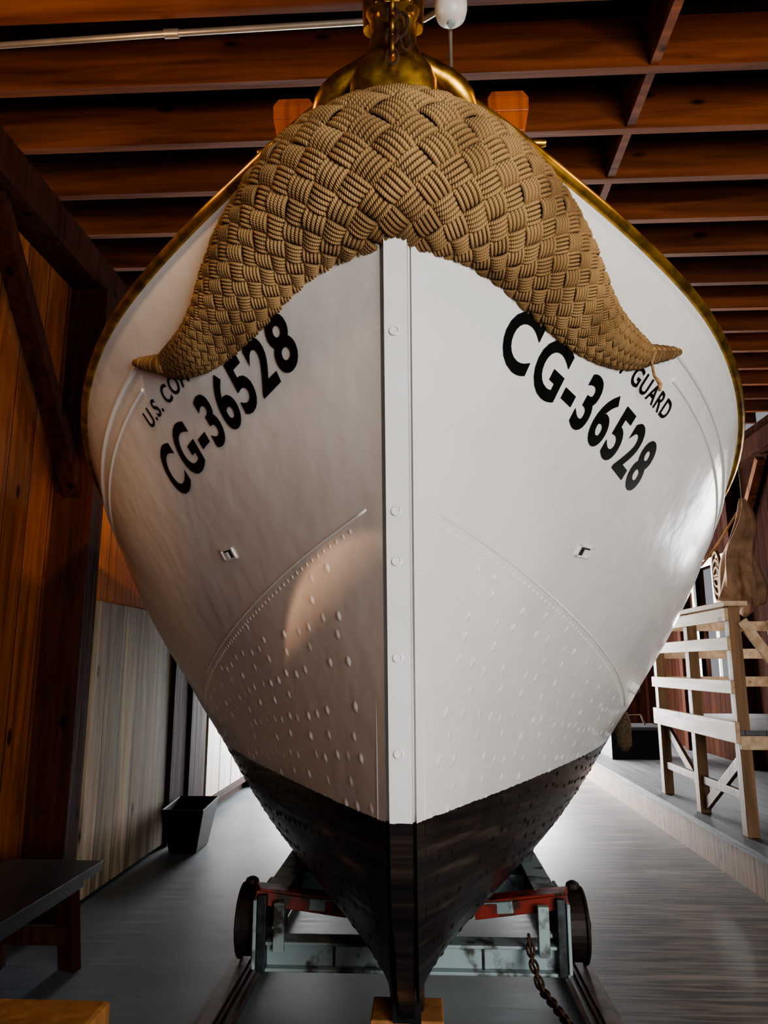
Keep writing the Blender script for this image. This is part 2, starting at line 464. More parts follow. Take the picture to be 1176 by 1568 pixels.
mb = MB()
for sgn in (1, -1):
    Y, z = 2.92, 1.83
    du, dv, n = frame(Y, z, sgn); c = Vector((sgn*half(Y, z), Y, z))
    def P(a, b, h): return c+du*a+dv*b+n*h
    def quad(a0, a1, b0, b1, h, h2, mat):
        vs = [P(a0, b0, h), P(a1, b0, h), P(a1, b1, h), P(a0, b1, h), P(a0, b0, h2), P(a1, b0, h2), P(a1, b1, h2), P(a0, b1, h2)]
        mb.add(vs, [(0, 1, 2, 3), (4, 5, 6, 7), (0, 1, 5, 4), (1, 2, 6, 5), (2, 3, 7, 6), (3, 0, 4, 7)], mat)
    quad(-.05, .035, -.018, .018, -.002, .0012, M['steel_dark'])
    quad(-.062, -.05, -.026, .026, -.002, .008, M['white'])
    quad(.035, .045, -.026, .026, -.002, .008, M['white'])
    quad(-.062, .045, .018, .026, -.002, .008, M['white'])
    quad(-.062, .045, -.026, -.018, -.002, .008, M['white'])
    quad(-.005, .030, -.018, .010, 0, .006, M['white'])
    Y, z = 4.35, 1.28
    du, dv, n = frame(Y, z, sgn); c = Vector((sgn*half(Y, z), Y, z))
    if sgn > 0:
        mb.tube([c-n*.02, c+n*.035, c+n*.04], [.03, .03, .018], M['white'], 12)
        mb.tube([c+n*.035, c+n*.05], [.015, .012], M['rust'], 8)
mb.obj('scuppers_and_bolts', boat)

def lettering(name, body, Y0, Y1, drop0, drop1, H, sgn, bold, green=None):
    def drop(y): return drop0+(drop1-drop0)*(y-Y0)/(Y1-Y0)
    cu = bpy.data.curves.new(name, 'FONT'); cu.body = body; cu.size = 1; cu.offset = bold; cu.resolution_u = 5
    cu.space_character = 1.14
    ob = bpy.data.objects.new(name+'_tmp', cu); S.collection.objects.link(ob)
    bpy.context.view_layer.update()
    me = bpy.data.meshes.new_from_object(ob.evaluated_get(bpy.context.evaluated_depsgraph_get()))
    bpy.data.objects.remove(ob)
    ys_ = np.linspace(Y0, Y1, 80)
    pts = [Vector((half(y, sheer(y)-drop(y)), y, sheer(y)-drop(y))) for y in ys_]
    cum = [0]
    for a, b in zip(pts, pts[1:]): cum.append(cum[-1]+(b-a).length)
    W = cum[-1]
    bm = bmesh.new(); bm.from_mesh(me)
    xs = [v.co.x for v in bm.verts]; yy = [v.co.y for v in bm.verts]
    x0, x1, y0, y1 = min(xs), max(xs), min(yy), max(yy)
    for v in bm.verts:
        v.co.x = (v.co.x-x0)/(x1-x0)*W; v.co.y = (v.co.y-y0)/(y1-y0)*H; v.co.z = 0
    st = .02; k = st
    while k < W:
        bmesh.ops.bisect_plane(bm, geom=bm.verts[:]+bm.edges[:]+bm.faces[:], plane_co=(k, 0, 0), plane_no=(1, 0, 0)); k += st
    k = st
    while k < H:
        bmesh.ops.bisect_plane(bm, geom=bm.verts[:]+bm.edges[:]+bm.faces[:], plane_co=(0, k, 0), plane_no=(0, 1, 0)); k += st
    for f in bm.faces:
        f.material_index = 0
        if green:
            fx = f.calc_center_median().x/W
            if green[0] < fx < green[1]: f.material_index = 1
    for v in bm.verts:
        a = v.co.x if sgn > 0 else W-v.co.x
        Y = float(np.interp(a, cum, ys_)); z = sheer(Y)-drop(Y)+v.co.y*.95
        v.co = hp(Y, z, sgn, .0035)
    bm.to_mesh(me); bm.free()
    me.materials.clear(); me.materials.append(M['letter']); me.materials.append(M['letter_sheen'])
    o = bpy.data.objects.new(name, me); S.collection.objects.link(o); o.parent = boat
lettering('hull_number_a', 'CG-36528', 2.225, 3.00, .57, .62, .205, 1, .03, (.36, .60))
lettering('hull_number_b', 'CG-36528', 2.225, 3.01, .57, .62, .205, -1, .03)
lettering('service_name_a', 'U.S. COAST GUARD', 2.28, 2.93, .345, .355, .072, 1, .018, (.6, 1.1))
lettering('service_name_b', 'U.S. COAST GUARD', 2.28, 2.93, .345, .355, .072, -1, .018)

# ---- brass bow fitting
mb = MB(); BY = 1.86
def loft(secs, mat, n=24, pw=.7):
    vs = []; fs = []
    for (cx, cy, cz, hw, hd) in secs:
        for k in range(n):
            t = 2*math.pi*k/n; c, s_ = math.cos(t), math.sin(t)
            vs.append((cx+hw*math.copysign(abs(c)**pw, c), cy+hd*math.copysign(abs(s_)**pw, s_), cz))
    for i in range(len(secs)-1):
        for k in range(n): fs.append((i*n+k, i*n+(k+1) % n, (i+1)*n+(k+1) % n, (i+1)*n+k))
    fs.append(tuple(range(n-1, -1, -1))); fs.append(tuple(range((len(secs)-1)*n, len(secs)*n)))
    mb.add(vs, fs, mat)
loft([(0, BY+.02, 2.93, .13, .05), (0, BY, 3.02, .125, .05), (0, BY-.01, 3.06, .108, .05), (0, BY-.015, 3.09, .085, .046), (0, BY-.02, 3.12, .070, .042), (0, BY-.02, 3.16, .064, .042),
      (0, BY-.02, 3.19, .070, .045), (0, BY-.02, 3.215, .078, .05), (0, BY-.02, 3.235, .080, .052), (0, BY-.02, 3.245, .070, .04)], M['brass'])
for sg in (1, -1):
    mb.tube([(sg*.03, BY, 3.08), (sg*.08, BY, 3.075), (sg*.12, BY+.01, 3.065), (sg*.15, BY+.022, 3.052), (sg*.18, BY+.04, 3.035), (sg*.205, BY+.058, 3.015), (sg*.23, BY+.075, 2.99)],
            [.048, .040, .034, .038, .040, .036, .020], M['brass'], 18)
    mb.tube([(sg*.060, BY-.02, 3.19), (sg*.070, BY-.02, 3.28), (sg*.070, BY-.02, 3.36), (sg*.04, BY-.02, 3.42), (0, BY-.02, 3.44)],
            [.026, .020, .018, .018, .018], M['brass'], 12)
    mb.lathe((sg*.05, BY-.058, 3.21), [(.012, -.012), (.014, 0), (.01, .008)], M['brass'], 10, 'Y')
mb.torus((0, BY-.05, 3.265), .036, .012, (1, 0, 0), (0, .2, .97), M['brass'], 1.15)
mb.tube([(-.075, BY-.02, 3.30), (.075, BY-.02, 3.30)], .010, M['brass'], 10)
zc = 3.205
for i in range(6):
    if i % 2: mb.torus((0, BY-.092, zc), .015, .0055, (1, 0, 0), (0, 0, 1), M['rust'], 1.6, 16, 6)
    else: mb.torus((0, BY-.092, zc), .015, .0055, (0, 1, 0), (0, 0, 1), M['brass'], 1.6, 16, 6)
    zc -= .034
mb.torus((.024, BY-.087, 3.14), .02, .006, (1, 0, .4), (0, 0, 1), M['rust'], 1.9, 16, 6)
mb.torus((.035, BY-.080, 3.09), .014, .005, (1, .4, 0), (0, 0, 1), M['rust'], 1.9, 16, 6)
mb.obj('stemhead_brass_chock', boat, smooth=True, autos=50)

mb = MB()
for sg in (1, -1):
    for (z0, z1, w0, w1) in ((2.95, 3.42, .062, .062), (3.42, 3.50, .062, .078), (3.50, 3.56, .078, .080), (3.56, 3.60, .080, .062), (3.60, 3.615, .062, .03)):
        vs = []
        for z, w in ((z0, w0), (z1, w1)):
            for a, b in ((-1, -1), (1, -1), (1, 1), (-1, 1)): vs.append((sg*.42+a*w, 2.62+b*w*.8, z))
        mb.add(vs, [(3, 2, 1, 0), (4, 5, 6, 7), (0, 1, 5, 4), (1, 2, 6, 5), (2, 3, 7, 6), (3, 0, 4, 7)], M['bitts'])
mb.tube([(-.57, 2.62, 3.40), (-.53, 2.62, 3.40), (.53, 2.62, 3.40), (.57, 2.62, 3.40)], [.014, .02, .02, .014], M['brass'], 10)
mb.obj('mooring_bitts', boat, bevel=.012)

# ---------------------------------------------------------------- rope bow fender
fender = empty('rope_bow_fender')
fz = pchip([1.95, 2.08, 2.2, 2.3, 2.4, 2.55, 2.66, 2.72], [2.79, 2.78, 2.715, 2.635, 2.56, 2.515, 2.525, 2.54])
raw = []
for i in range(60):
    Y = 2.69-(2.69-1.95)*(i/59); z = fz(Y)
    raw.append(Vector((-half(Y, z), Y, z)))
raw = raw+[Vector((-p.x, p.y, p.z)) for p in reversed(raw)]
def resample(pts, n):
    cum = [0]
    for a, b in zip(pts, pts[1:]): cum.append(cum[-1]+(b-a).length)
    ts = np.linspace(0, cum[-1], n); A = np.array([list(p) for p in pts])
    return [Vector((np.interp(t, cum, A[:, 0]), np.interp(t, cum, A[:, 1]), np.interp(t, cum, A[:, 2]))) for t in ts], cum[-1]
path, LEN = resample(raw, 401)
for _ in range(900):
    path = [path[0]]+[(path[i-1]+path[i]*2+path[i+1])/4 for i in range(1, 400)]+[path[-1]]
path, LEN = resample(path, 401)
for i, p in enumerate(path):
    t = abs(i/200-1); k = max(0, 1-(t/.35)**2)
    p.y -= .035*k
fh = pchip([0, .12, .25, .4, .5, .6, .75, .87, .95, 1], [.208, .200, .188, .176, .162, .140, .102, .076, .056, .034])
PA = np.array([list(p) for p in path]); ARC = np.linspace(0, LEN, 401)
def frm(l):
    P0 = Vector([np.interp(l, ARC, PA[:, k]) for k in range(3)])
    a = Vector([np.interp(max(l-.05, 0), ARC, PA[:, k]) for k in range(3)]); b = Vector([np.interp(min(l+.05, LEN), ARC, PA[:, k]) for k in range(3)])
    T = (b-a).normalized()
    n = Vector((T.y, -T.x, 0)); n.normalize()
    tilt = math.radians(25)
    n = (n*math.cos(tilt)+Vector((0, 0, -math.sin(tilt))))
    n = (n-T*n.dot(T)).normalized(); w = T.cross(n).normalized()
    if w.z < 0: w = -w
    h = fh(abs(l/LEN*2-1)); return P0, n, w, h
FR = [frm(l) for l in ARC]
A_P = np.array([list(f[0]) for f in FR]); A_n = np.array([list(f[1]) for f in FR]); A_w = np.array([list(f[2]) for f in FR]); A_h = np.array([f[3] for f in FR])
def fsurf(l, th, lift=0):
    P0 = np.array([np.interp(l, ARC, A_P[:, k]) for k in range(3)]); n = np.array([np.interp(l, ARC, A_n[:, k]) for k in range(3)])
    w = np.array([np.interp(l, ARC, A_w[:, k]) for k in range(3)]); h = np.interp(l, ARC, A_h)
    a = h*.60+.005
    return P0+n*(.01+(a+lift)*math.cos(th))+w*((h+lift)*math.sin(th))
TH = math.radians(112)
NW = 8
gir = np.array([(h*.86)*2*TH for h in A_h])
Uc = np.concatenate([[0], np.cumsum((LEN/400)*NW/((gir[1:]+gir[:-1])/2))])
Ut = Uc[-1]; mid = Ut/2
mb = MB(); vs = []; fs = []; nl, nt_ = 160, 24
for i in range(nl+1):
    l = LEN*i/nl
    for k in range(nt_): vs.append(tuple(fsurf(l, 2*math.pi*k/nt_, -.008)))
for i in range(nl):
    for k in range(nt_): fs.append((i*nt_+k, i*nt_+(k+1) % nt_, (i+1)*nt_+(k+1) % nt_, (i+1)*nt_+k))
fs += [tuple(range(nt_)), tuple(range(nl*nt_, (nl+1)*nt_))]
mb.add(vs, fs, M['rope_fill']); mb.obj('fender_core', fender, smooth=True)
mb = MB(); mb.keepn = True
NST = 5; NLs = 7; NR = 5
pr = int(mid)+2
for ip in range(-2*pr-NW, 2*pr+NW):
    for iq in range(-2*pr-NW, 2*pr+NW):
        cu_, cw = (ip+iq+1)/2, (ip-iq)/2+NW/2
        if abs(cu_) > mid-.3 or cw < 0.1 or cw > NW-.1: continue
        along_p = (ip+iq) % 2 == 0
        lc = float(np.interp(mid+cu_, Uc, ARC)); hl = float(np.interp(lc, ARC, A_h))
        cell = hl*.86*2*TH/NW/math.sqrt(2)*2
        sw = cell/NST/2
        cj = random.uniform(-.003, .003)*hl/.2
        for k in range(NST):
            c0 = (k+.5)/NST
            vs = []; uvs = []
            for a in range(NLs):
                tt = a/(NLs-1); s_ = tt*1.30-.15
                arch = math.sin(math.pi*tt)
                for b in range(NR):
                    ph = math.pi*(b/(NR-1)); off = -math.cos(ph)*.50/NST; rise = math.sin(ph)
                    c = c0+off+.05*math.sin(math.pi*tt)*(c0-.5)
                    p, q = (ip+s_, iq+c) if along_p else (ip+c, iq+s_)
                    U = (p+q)/2; W = (p-q)/2+NW/2
                    l = float(np.interp(mid+U, Uc, ARC)); th = (W/NW*2-1)*TH
                    lift = -.011*(hl/.2)**.5+(arch**.55)*cell*.20+cj+rise*sw*.95*(.3+.7*arch**.5)
                    vs.append(tuple(fsurf(l, th, lift))); uvs.append((s_*2+k*.37, b/(NR-1)))
            fs = []
            for a in range(NLs-1):
                for b in range(NR-1):
                    i0 = a*NR+b; f = (i0, i0+1, i0+NR+1, i0+NR)
                    fs.append(f if not along_p else f[::-1])
            mb.add(vs, fs, M['rope'], uvs)
mb.obj('fender_weave', fender, smooth=True)
mb = MB()
for th, r in ((-TH*.93, .012), (TH*.93, .012)):
    for ph in (0, math.pi):
        pts = []
        for i in range(240):
            l = LEN*(.03+.94*i/239)
            p = Vector(fsurf(l, th+.05*math.sin(i*.8+ph), .002+.004*math.cos(i*.8+ph))); pts.append(p)
        mb.tube(pts, r*.6, M['rope_dark'], 6)
for sg in (1, -1):
    e = path[-1] if sg > 0 else path[0]
    tip = hp(2.78, 2.59, sg, .02)
    st = e+Vector((0, -.02, 0)); d = tip-st
    mb.tube([st-d*.3, st, st+d*.3, st+d*.5, st+d*.8, tip], [.040, .040, .030, .028, .022, .014], M['rope'], 12)
    for q in (0, .2, .42, .55, .75):
        c = st+d*q; dn = d.normalized(); u = dn.cross(Vector((0, 0, 1))).normalized(); w = dn.cross(u)
        mb.torus(c, .036-.022*q, .006, u, w, M['rope'], 1, 16, 6)
    if sg > 0:
        q0 = st+d*.1+Vector((0, -.045, .0))
        mb.tube([q0, q0+Vector((-.02, 0, -.05)), q0+Vector((-.015, 0, -.10)), q0+Vector((.005, 0, -.135)), q0+Vector((.0, 0, -.16))], [.006, .005, .005, .008, .006], M['rope'], 6)
mb.obj('fender_lashings', fender, smooth=True)

# ---------------------------------------------------------------- boat carriage
car = empty('boat_carriage')
mb = MB()
mb.box(-.69, .69, 3.76, 3.84, .05, .145, M['steel_teal'])
mb.box(-.71, .71, 3.72, 3.84, .145, .16, M['steel_teal'])
mb.box(-.71, .71, 3.72, 3.84, .035, .05, M['steel_teal'])
mb.box(-.60, .60, 4.35, 4.45, .16, .30, M['steel_teal'])
mb.box(-.60, .60, 5.35, 5.45, .16, .30, M['steel_dark'])
mb.box(-.60, .60, 7.6, 7.7, .16, .30, M['steel_dark'])
for xx in (-.35, .33): mb.box(xx-.006, xx+.006, 3.752, 3.762, .05, .145, M['steel_dark'])
for sg in (1, -1):
    mb.box(sg*.64-.035, sg*.64+.035, 3.84, 8.6, .19, .34, M['steel_dark'])
    mb.box(sg*.64-.055, sg*.64+.055, 3.84, 8.6, .34, .352, M['steel_teal'])
    mb.box(sg*.68-.02, sg*.68+.02, 3.70, 3.86, .04, .36, M['steel_dark'])
    mb.box(sg*.712-.008, sg*.712+.008, 3.70, 4.1, .05, .34, M['steel_teal'])
    mb.box(sg*.60-.025, sg*.60+.025, 3.70, 3.74, .12, .33, M['steel_teal'])
    mb.beam((sg*.72, 3.80, .365), (sg*.28, 3.95, .275), .12, .03, M['red'])
    mb.beam((sg*.72, 3.74, .345), (sg*.30, 3.86, .255), .02, .06, M['red'])
    mb.beam((sg*.50, 3.85, .30), (sg*.2, 4.0, .24), .14, .05, M['steel_teal'])
    for yy in (4.45, 6.2, 8.0):
        mb.beam((sg*.58, yy, .30), (sg*.66, yy, .56), .09, .09, M['steel_dark'])
        mb.beam((sg*.52, yy, .54), (sg*.78, yy, .60), .20, .06, M['steel_teal'])
    mb.beam((sg*.58, 4.5, .5), (sg*.63, 5.4, .3), .06, .06, M['steel_teal'])
    for yy in (3.93, 7.9):
        mb.lathe((sg*.775, yy, .19), [(.03, -.055), (.14, -.05), (.155, -.045), (.155, .03), (.168, .032), (.168, .045), (.14, .05), (.06, .035), (.04, .06), (.01, .062)] if sg > 0 else
                 [(.01, -.062), (.04, -.06), (.06, -.035), (.14, -.05), (.168, -.045), (.168, -.032), (.155, -.03), (.155, .045), (.14, .05), (.03, .055)], M['wheel'], 32, 'X')
        mb.tube([(sg*.60, yy, .19), (sg*.85, yy, .19)], .03, M['rust'], 12)
    mb.lathe((sg*.775, 3.93, .355), [(.03, -.012), (.035, 0), (.03, .02), (.01, .03)], M['wheel'], 12)
mb.obj('carriage_frame', car, bevel=.004)

mb = MB()
for sg in (1, -1):
    mb.box(sg*.80-.05, sg*.80+.05, .4, 12.5, 0, .012, M['railm'])
    mb.box(sg*.80-.03, sg*.80+.03, .4, 12.5, .012, .022, M['railm'])
    mb.box(sg*.80-sg*.10-.012, sg*.80-sg*.10+.012, .4, 12.5, 0, .03, M['railm'])
mb.obj('carriage_track', None, bevel=.002)

mb = MB()
mb.box(-.13, -.03, 2.95, 3.15, 0, .17, M['block']); mb.box(.03, .13, 2.95, 3.15, 0, .17, M['block'])
mb.box(-.05, .05, 3.0, 3.12, 0, .165, M['block'])
mb.obj('keel_block', None, bevel=.006)

mb = MB()
cp = [Vector(p) for p in ((.53, 3.69, .20), (.535, 3.65, .12), (.56, 3.58, .035), (.61, 3.40, .014), (.64, 3.2, .014), (.655, 3.02, .014), (.66, 2.8, .014), (.66, 2.5, .014))]
cps, cl = resample(cp, int(1.5/.036))
for i, (a, b) in enumerate(zip(cps, cps[1:])):
    d = (b-a).normalized(); c = (a+b)/2
    u = d.cross(Vector((0, 0, 1))).normalized(); w = d.cross(u)
    side = (u+w*.4).normalized() if i % 2 else (w-u*.4).normalized()
    mb.torus(c+Vector((0, 0, .008)), .016, .006, side, d, M['rust'], 1.8, 12, 6)
mb.obj('mooring_chain', None, smooth=True)

# ---------------------------------------------------------------- room shell
XL, XR, YB, YF = -2.17, 3.75, 12.6, -3.2
XD = -1.97
mb = MB(); mb.box(-4.2, XR+.2, YF-3, 22, -.1, 0, M['floor']); mb.obj('floor')
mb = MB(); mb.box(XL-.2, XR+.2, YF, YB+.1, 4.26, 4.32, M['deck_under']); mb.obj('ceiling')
mb = MB(); jy = []
Y0 = 2.55; k = -14
while Y0+k*.395 < YB:
    yy = Y0+k*.395
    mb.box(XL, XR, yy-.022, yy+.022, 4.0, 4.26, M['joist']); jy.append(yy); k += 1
for yy in jy:
    if yy > 1 and yy < YB-.4: mb.box(1.10, 1.14, yy+.022, yy+.373, 4.005, 4.25, M['joist'])
mb.obj('ceiling_joists')
mb = MB()
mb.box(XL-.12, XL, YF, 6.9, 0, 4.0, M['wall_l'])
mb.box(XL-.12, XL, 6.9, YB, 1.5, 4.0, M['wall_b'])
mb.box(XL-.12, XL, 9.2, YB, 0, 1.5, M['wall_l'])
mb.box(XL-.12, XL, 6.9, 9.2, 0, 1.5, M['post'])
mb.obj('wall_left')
mb = MB()
mb.box(XD-.06, XD, 4.66, 6.15, .03, 1.80, M['pale_door'])
mb.box(XD-.10, XD-.06, 4.7, 6.1, .3, .42, M['post']); mb.box(XD-.10, XD-.06, 4.7, 6.1, 1.4, 1.52, M['post'])
mb.obj('barn_door', bevel=.004)
mb = MB()
mb.box(XD-.06, XD-.01, 4.66, 6.17, 1.80, 2.42, M['ply']); mb.obj('plywood_panel')
mb = MB()
for i in range(4): mb.box(XD-.06, XD, 7.32+i*.47, 7.32+i*.47+.455, .16, 1.5, M['pale_white'])
mb.box(XD-.08, XD+.02, 7.3, 9.2, .10, .16, M['post']); mb.box(XD-.10, XD-.06, 7.3, 9.2, .0, 1.5, M['post']); mb.obj('whitewashed_door', bevel=.004)
mb = MB()
for yy in (.6, 2.45, 4.45, 6.72, 9.3, 11.4):
    mb.box(XL, XD+.04, yy-.09, yy+.09, 0, 3.78, M['post'])
for yy in (4.45, 9.3):
    mb.beam((XL+.12, yy-1.2, 3.72), (XL+.12, yy-.02, 2.38), .09, .11, M['post'], (1, 0, 0))
mb.box(XL, XL+.20, YF, YB, 3.78, 3.995, M['post'])
mb.box(XL, XD+.02, 6.2, 6.7, 0, 2.5, M['post'])
mb.box(XL, XD+.0, 6.7, 7.25, 0, 2.2, M['post'])
mb.obj('wall_posts_and_braces', bevel=.006)
mb = MB(); mb.box(XL, XL+.04, 2.6, 4.3, 0, .14, M['post']); mb.obj('baseboard_left')
mb = MB(); wy0, wy1, wz0, wz1 = 9.2, 10.3, 1.25, 2.65
vy0, vy1, vz0, vz1 = 5.35, 6.5, 1.3, 2.4
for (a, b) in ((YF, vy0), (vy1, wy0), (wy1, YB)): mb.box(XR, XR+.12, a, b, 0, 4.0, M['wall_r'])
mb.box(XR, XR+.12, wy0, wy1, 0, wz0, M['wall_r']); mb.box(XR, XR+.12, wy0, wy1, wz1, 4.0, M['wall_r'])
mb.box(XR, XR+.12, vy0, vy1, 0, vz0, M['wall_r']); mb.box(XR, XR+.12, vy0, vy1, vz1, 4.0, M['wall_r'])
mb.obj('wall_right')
for nm, (a0, a1, c0, c1) in (('window_1', (wy0, wy1, wz0, wz1)), ('added_window', (vy0, vy1, vz0, vz1))):  # the second window is unseen, added to light the right hull side
    mb = MB()
    mb.box(XR-.03, XR+.06, a0-.08, a0, c0-.08, c1+.08, M['trim']); mb.box(XR-.03, XR+.06, a1, a1+.08, c0-.08, c1+.08, M['trim'])
    mb.box(XR-.03, XR+.06, a0, a1, c1, c1+.08, M['trim']); mb.box(XR-.06, XR+.06, a0, a1, c0-.08, c0, M['trim'])
    mb.box(XR+.02, XR+.05, a0, a1, (c0+c1)/2-.02, (c0+c1)/2+.02, M['trim']); mb.box(XR+.02, XR+.05, (a0+a1)/2-.015, (a0+a1)/2+.015, c0, c1, M['trim'])
    mb.obj(nm)
mb = MB()
for yy in (5.1, 7.0, 8.8, 10.7, 12.4):
    mb.box(XR-.14, XR-.001, yy-.07, yy+.07, .285, 3.6, M['post'])
    mb.beam((XR-.07, yy-.9, 3.55), (XR-.07, yy, 2.6), .08, .09, M['wall_l'], (1, 0, 0))
mb.box(XR-.16, XR-.001, YF, YB, 3.6, 3.8, M['post'])
mb.obj('wall_framing', bevel=.005)
mb = MB(); dx0, dx1, dz = -1.95, 2.0, 3.1
mb.box(XL-.12, dx0, YB, YB+.12, 0, 4.0, M['wall_b']); mb.box(dx1, XR+.12, YB, YB+.12, 0, 4.0, M['wall_b'])
mb.box(dx0, dx1, YB, YB+.12, dz, 4.0, M['wall_b']); mb.obj('wall_back')
mb = MB(); mb.box(dx0, dx0+.08, YB-.04, YB+.14, 0, dz, M['trim']); mb.box(dx1-.08, dx1, YB-.04, YB+.14, 0, dz, M['trim'])
mb.box(dx0, dx1, YB-.04, YB+.14, dz-.08, dz, M['trim']); mb.obj('trim_1')

mb = MB()
mb.box(2.10, XR-.001, 3.6, YB-.05, .235, .28, M['platform'])
mb.box(2.13, XR-.001, 3.62, YB-.05, 0, .235, M['fascia'])
mb.obj('side_platform')

st = empty('viewing_stand')
mb = MB()
X0 = 2.24; X1 = 3.3
for yy in (5.43, 6.28, 7.15):
    for xx in (X0, X1):
        mb.box(xx-.04, xx+.04, yy-.045, yy+.045, .281, 1.80, M['stand_dark'])
for z in (1.545, 1.25):
    mb.box(X0-.065, X0-.04, 5.38, 7.2, z-.045, z+.045, M['stand'])
mb.box(X0-.08, X0+.08, 5.34, 7.24, 1.80, 1.835, M['stand'])
mb.box(X0-.065, X0-.04, 5.38, 7.2, 1.70, 1.79, M['stand'])
mb.box(X0-.07, X0-.04, 5.36, 7.2, .88, 1.02, M['stand'])
mb.box(X0-.04, X1+.04, 5.38, 7.2, .93, .965, M['platform'])
for z in (1.75, 1.5, 1.25): mb.box(X0, X1, 7.17, 7.19, z-.045, z+.045, M['stand'])
mb.box(X0-.04, X1, 5.36, 5.385, .84, .93, M['stand'])
mb.beam((X0+.04, 5.37, 1.70), (X0+.68, 5.37, .72), .03, .07, M['stand'])
mb.box(X0+.62, X0+.70, 5.33, 5.41, .281, 1.0, M['stand_dark'])
for xx in (X1-.02,):
    mb.box(xx-.02, xx+.02, 5.4, 7.2, 1.71, 1.79, M['stand']); mb.box(xx-.02, xx+.02, 5.4, 7.2, 1.30, 1.38, M['stand'])
mb.beam((X0, 5.5, .75), (X0, 6.2, .35), .03, .08, M['stand_dark']); mb.beam((X0+.02, 7.1, .85), (X0+.02, 6.35, .45), .03, .08, M['stand_dark'])
mb.box(X0-.02, X0+.02, 5.4, 7.2, .50, .56, M['stand_dark'])
mb.box(X1-.05, X1+.25, 5.3, 7.2, 1.0, 1.04, M['stand'])
mb.obj('stand_frame', st, bevel=.004)

mb = MB(); vs = []; fs = []
cx, cy = 3.45, 7.9
for i in range(31):
    t = i/30; z = 3.12-1.18*t; r = .02+.19*t**.7*(1-.15*max(0, t-.8)/.2)
    for k in range(48):
        a = 2*math.pi*k/48; rr = r*(1+.26*math.sin(a*5+t*3)+.13*math.sin(a*9+1-t*4)) if i < 30 else r*.6
        vs.append((cx+rr*math.cos(a)*1.0-.16*t**1.5+.03*math.sin(t*9), cy+rr*math.sin(a)*.8, z+.07*math.sin(a*2+1)*t))
for i in range(30):
    for k in range(48): fs.append((i*48+k, i*48+(k+1) % 48, (i+1)*48+(k+1) % 48, (i+1)*48+k))
fs.append(tuple(range(30*48, 31*48)))
mb.add(vs, fs, M['canvas']); mb.tube([(cx, cy, 3.10), (cx, cy, 3.6)], .012, M['rope_dark'], 6)
mb.obj('furled_canvas', None, smooth=True)
mb = MB()
pts = [Vector((3.5-.9*q, 8.0+.8*q, 3.1-.95*q-.25*math.sin(q*math.pi))) for q in np.linspace(0, 1, 24)]
mb.tube(pts, .012, M['rope'], 6)
for i in range(4): mb.torus((3.55, 9.0, 2.55-i*.09), .10, .02, (0, 1, 0), (0, 0, 1), M['rope'], 1.6, 20, 6)
mb.obj('coiled_line', None, smooth=True)

mb = MB(); mb.box(2.35, 3.0, 9.6, 10.2, .281, .62, M['bin']); mb.box(2.32, 3.03, 9.57, 10.23, .62, .66, M['bench'])
mb.tube([(2.5, 9.9, .66), (2.55, 9.9, .78), (2.8, 9.9, .78), (2.85, 9.9, .66)], .012, M['rust'], 6)
mb.obj('storage_trunk', bevel=.01)
mb = MB()
c = hp(4.9, 1.0, 1, .07)
mb.tube([(c.x, c.y, 1.50), (c.x, c.y, 1.13), (c.x, c.y, 1.12), (c.x, c.y, 1.06), (c.x, c.y, .92), (c.x, c.y, .88)], [.008, .008, .03, .05, .05, .02], M['rope_dark'], 12)
mb.obj('rope_side_fender', boat, smooth=True)

mb = MB()
def tub(x0, x1, y0, y1, h, tp, th):
    o = [(x0+tp, y0+tp, .002), (x1-tp, y0+tp, .002), (x1-tp, y1-tp, .002), (x0+tp, y1-tp, .002), (x0, y0, h), (x1, y0, h), (x1, y1, h+.03), (x0, y1, h+.03)]
    i_ = [(x0+tp+th, y0+tp+th, .03), (x1-tp-th, y0+tp+th, .03), (x1-tp-th, y1-tp-th, .03), (x0+tp+th, y1-tp-th, .03), (x0+th, y0+th, h), (x1-th, y0+th, h), (x1-th, y1-th, h+.03), (x0+th, y1-th, h+.03)]
    f = [(3, 2, 1, 0), (8, 9, 10, 11)]
    for k in range(4):
        n2 = (k+1) % 4
        f += [(k, n2, n2+4, k+4), (k+8+4, n2+8+4, n2+8, k+8), (k+4, n2+4, n2+12, k+12)]
    mb.add(o+i_, f, M['bin'])
tub(-1.93, -1.60, 5.95, 6.40, .32, .06, .015)
mb.obj('black_tub', None, bevel=.006)
mb = MB()
BX = XD-.1
mb.box(BX, -1.50, 2.7, 3.86, .42, .465, M['bench'])
mb.box(BX+.02, -1.56, 2.8, 3.80, .36, .42, M['bench'])
mb.beam((-1.62, 3.75, .42), (-1.60, 3.80, 0), .10, .05, M['post']); mb.beam((-1.62, 2.9, .42), (-1.60, 2.9, 0), .10, .05, M['post'])
mb.beam((BX+.1, 3.75, .42), (BX+.1, 3.80, 0), .10, .05, M['post']); mb.beam((BX+.1, 2.9, .42), (BX+.1, 2.9, 0), .10, .05, M['post'])
mb.beam((BX+.1, 3.76, .16), (-1.60, 3.76, .16), .04, .08, M['post'])
mb.obj('wooden_bench', None, bevel=.004)
mb = MB()
mb.box(-1.45, -.68, 1.35, 1.95, .555, .62, M['block'])
for xx in (-1.40, -.91):
    for yy in (1.42, 1.86): mb.box(xx-.035, xx+.035, yy-.035, yy+.035, 0, .555, M['block'])
mb.box(-1.40, -.91, 1.84, 1.87, .40, .52, M['block']); mb.box(-.92, -.89, 1.42, 1.86, .40, .52, M['block'])
mb.obj('wooden_stool', None, bevel=.012)

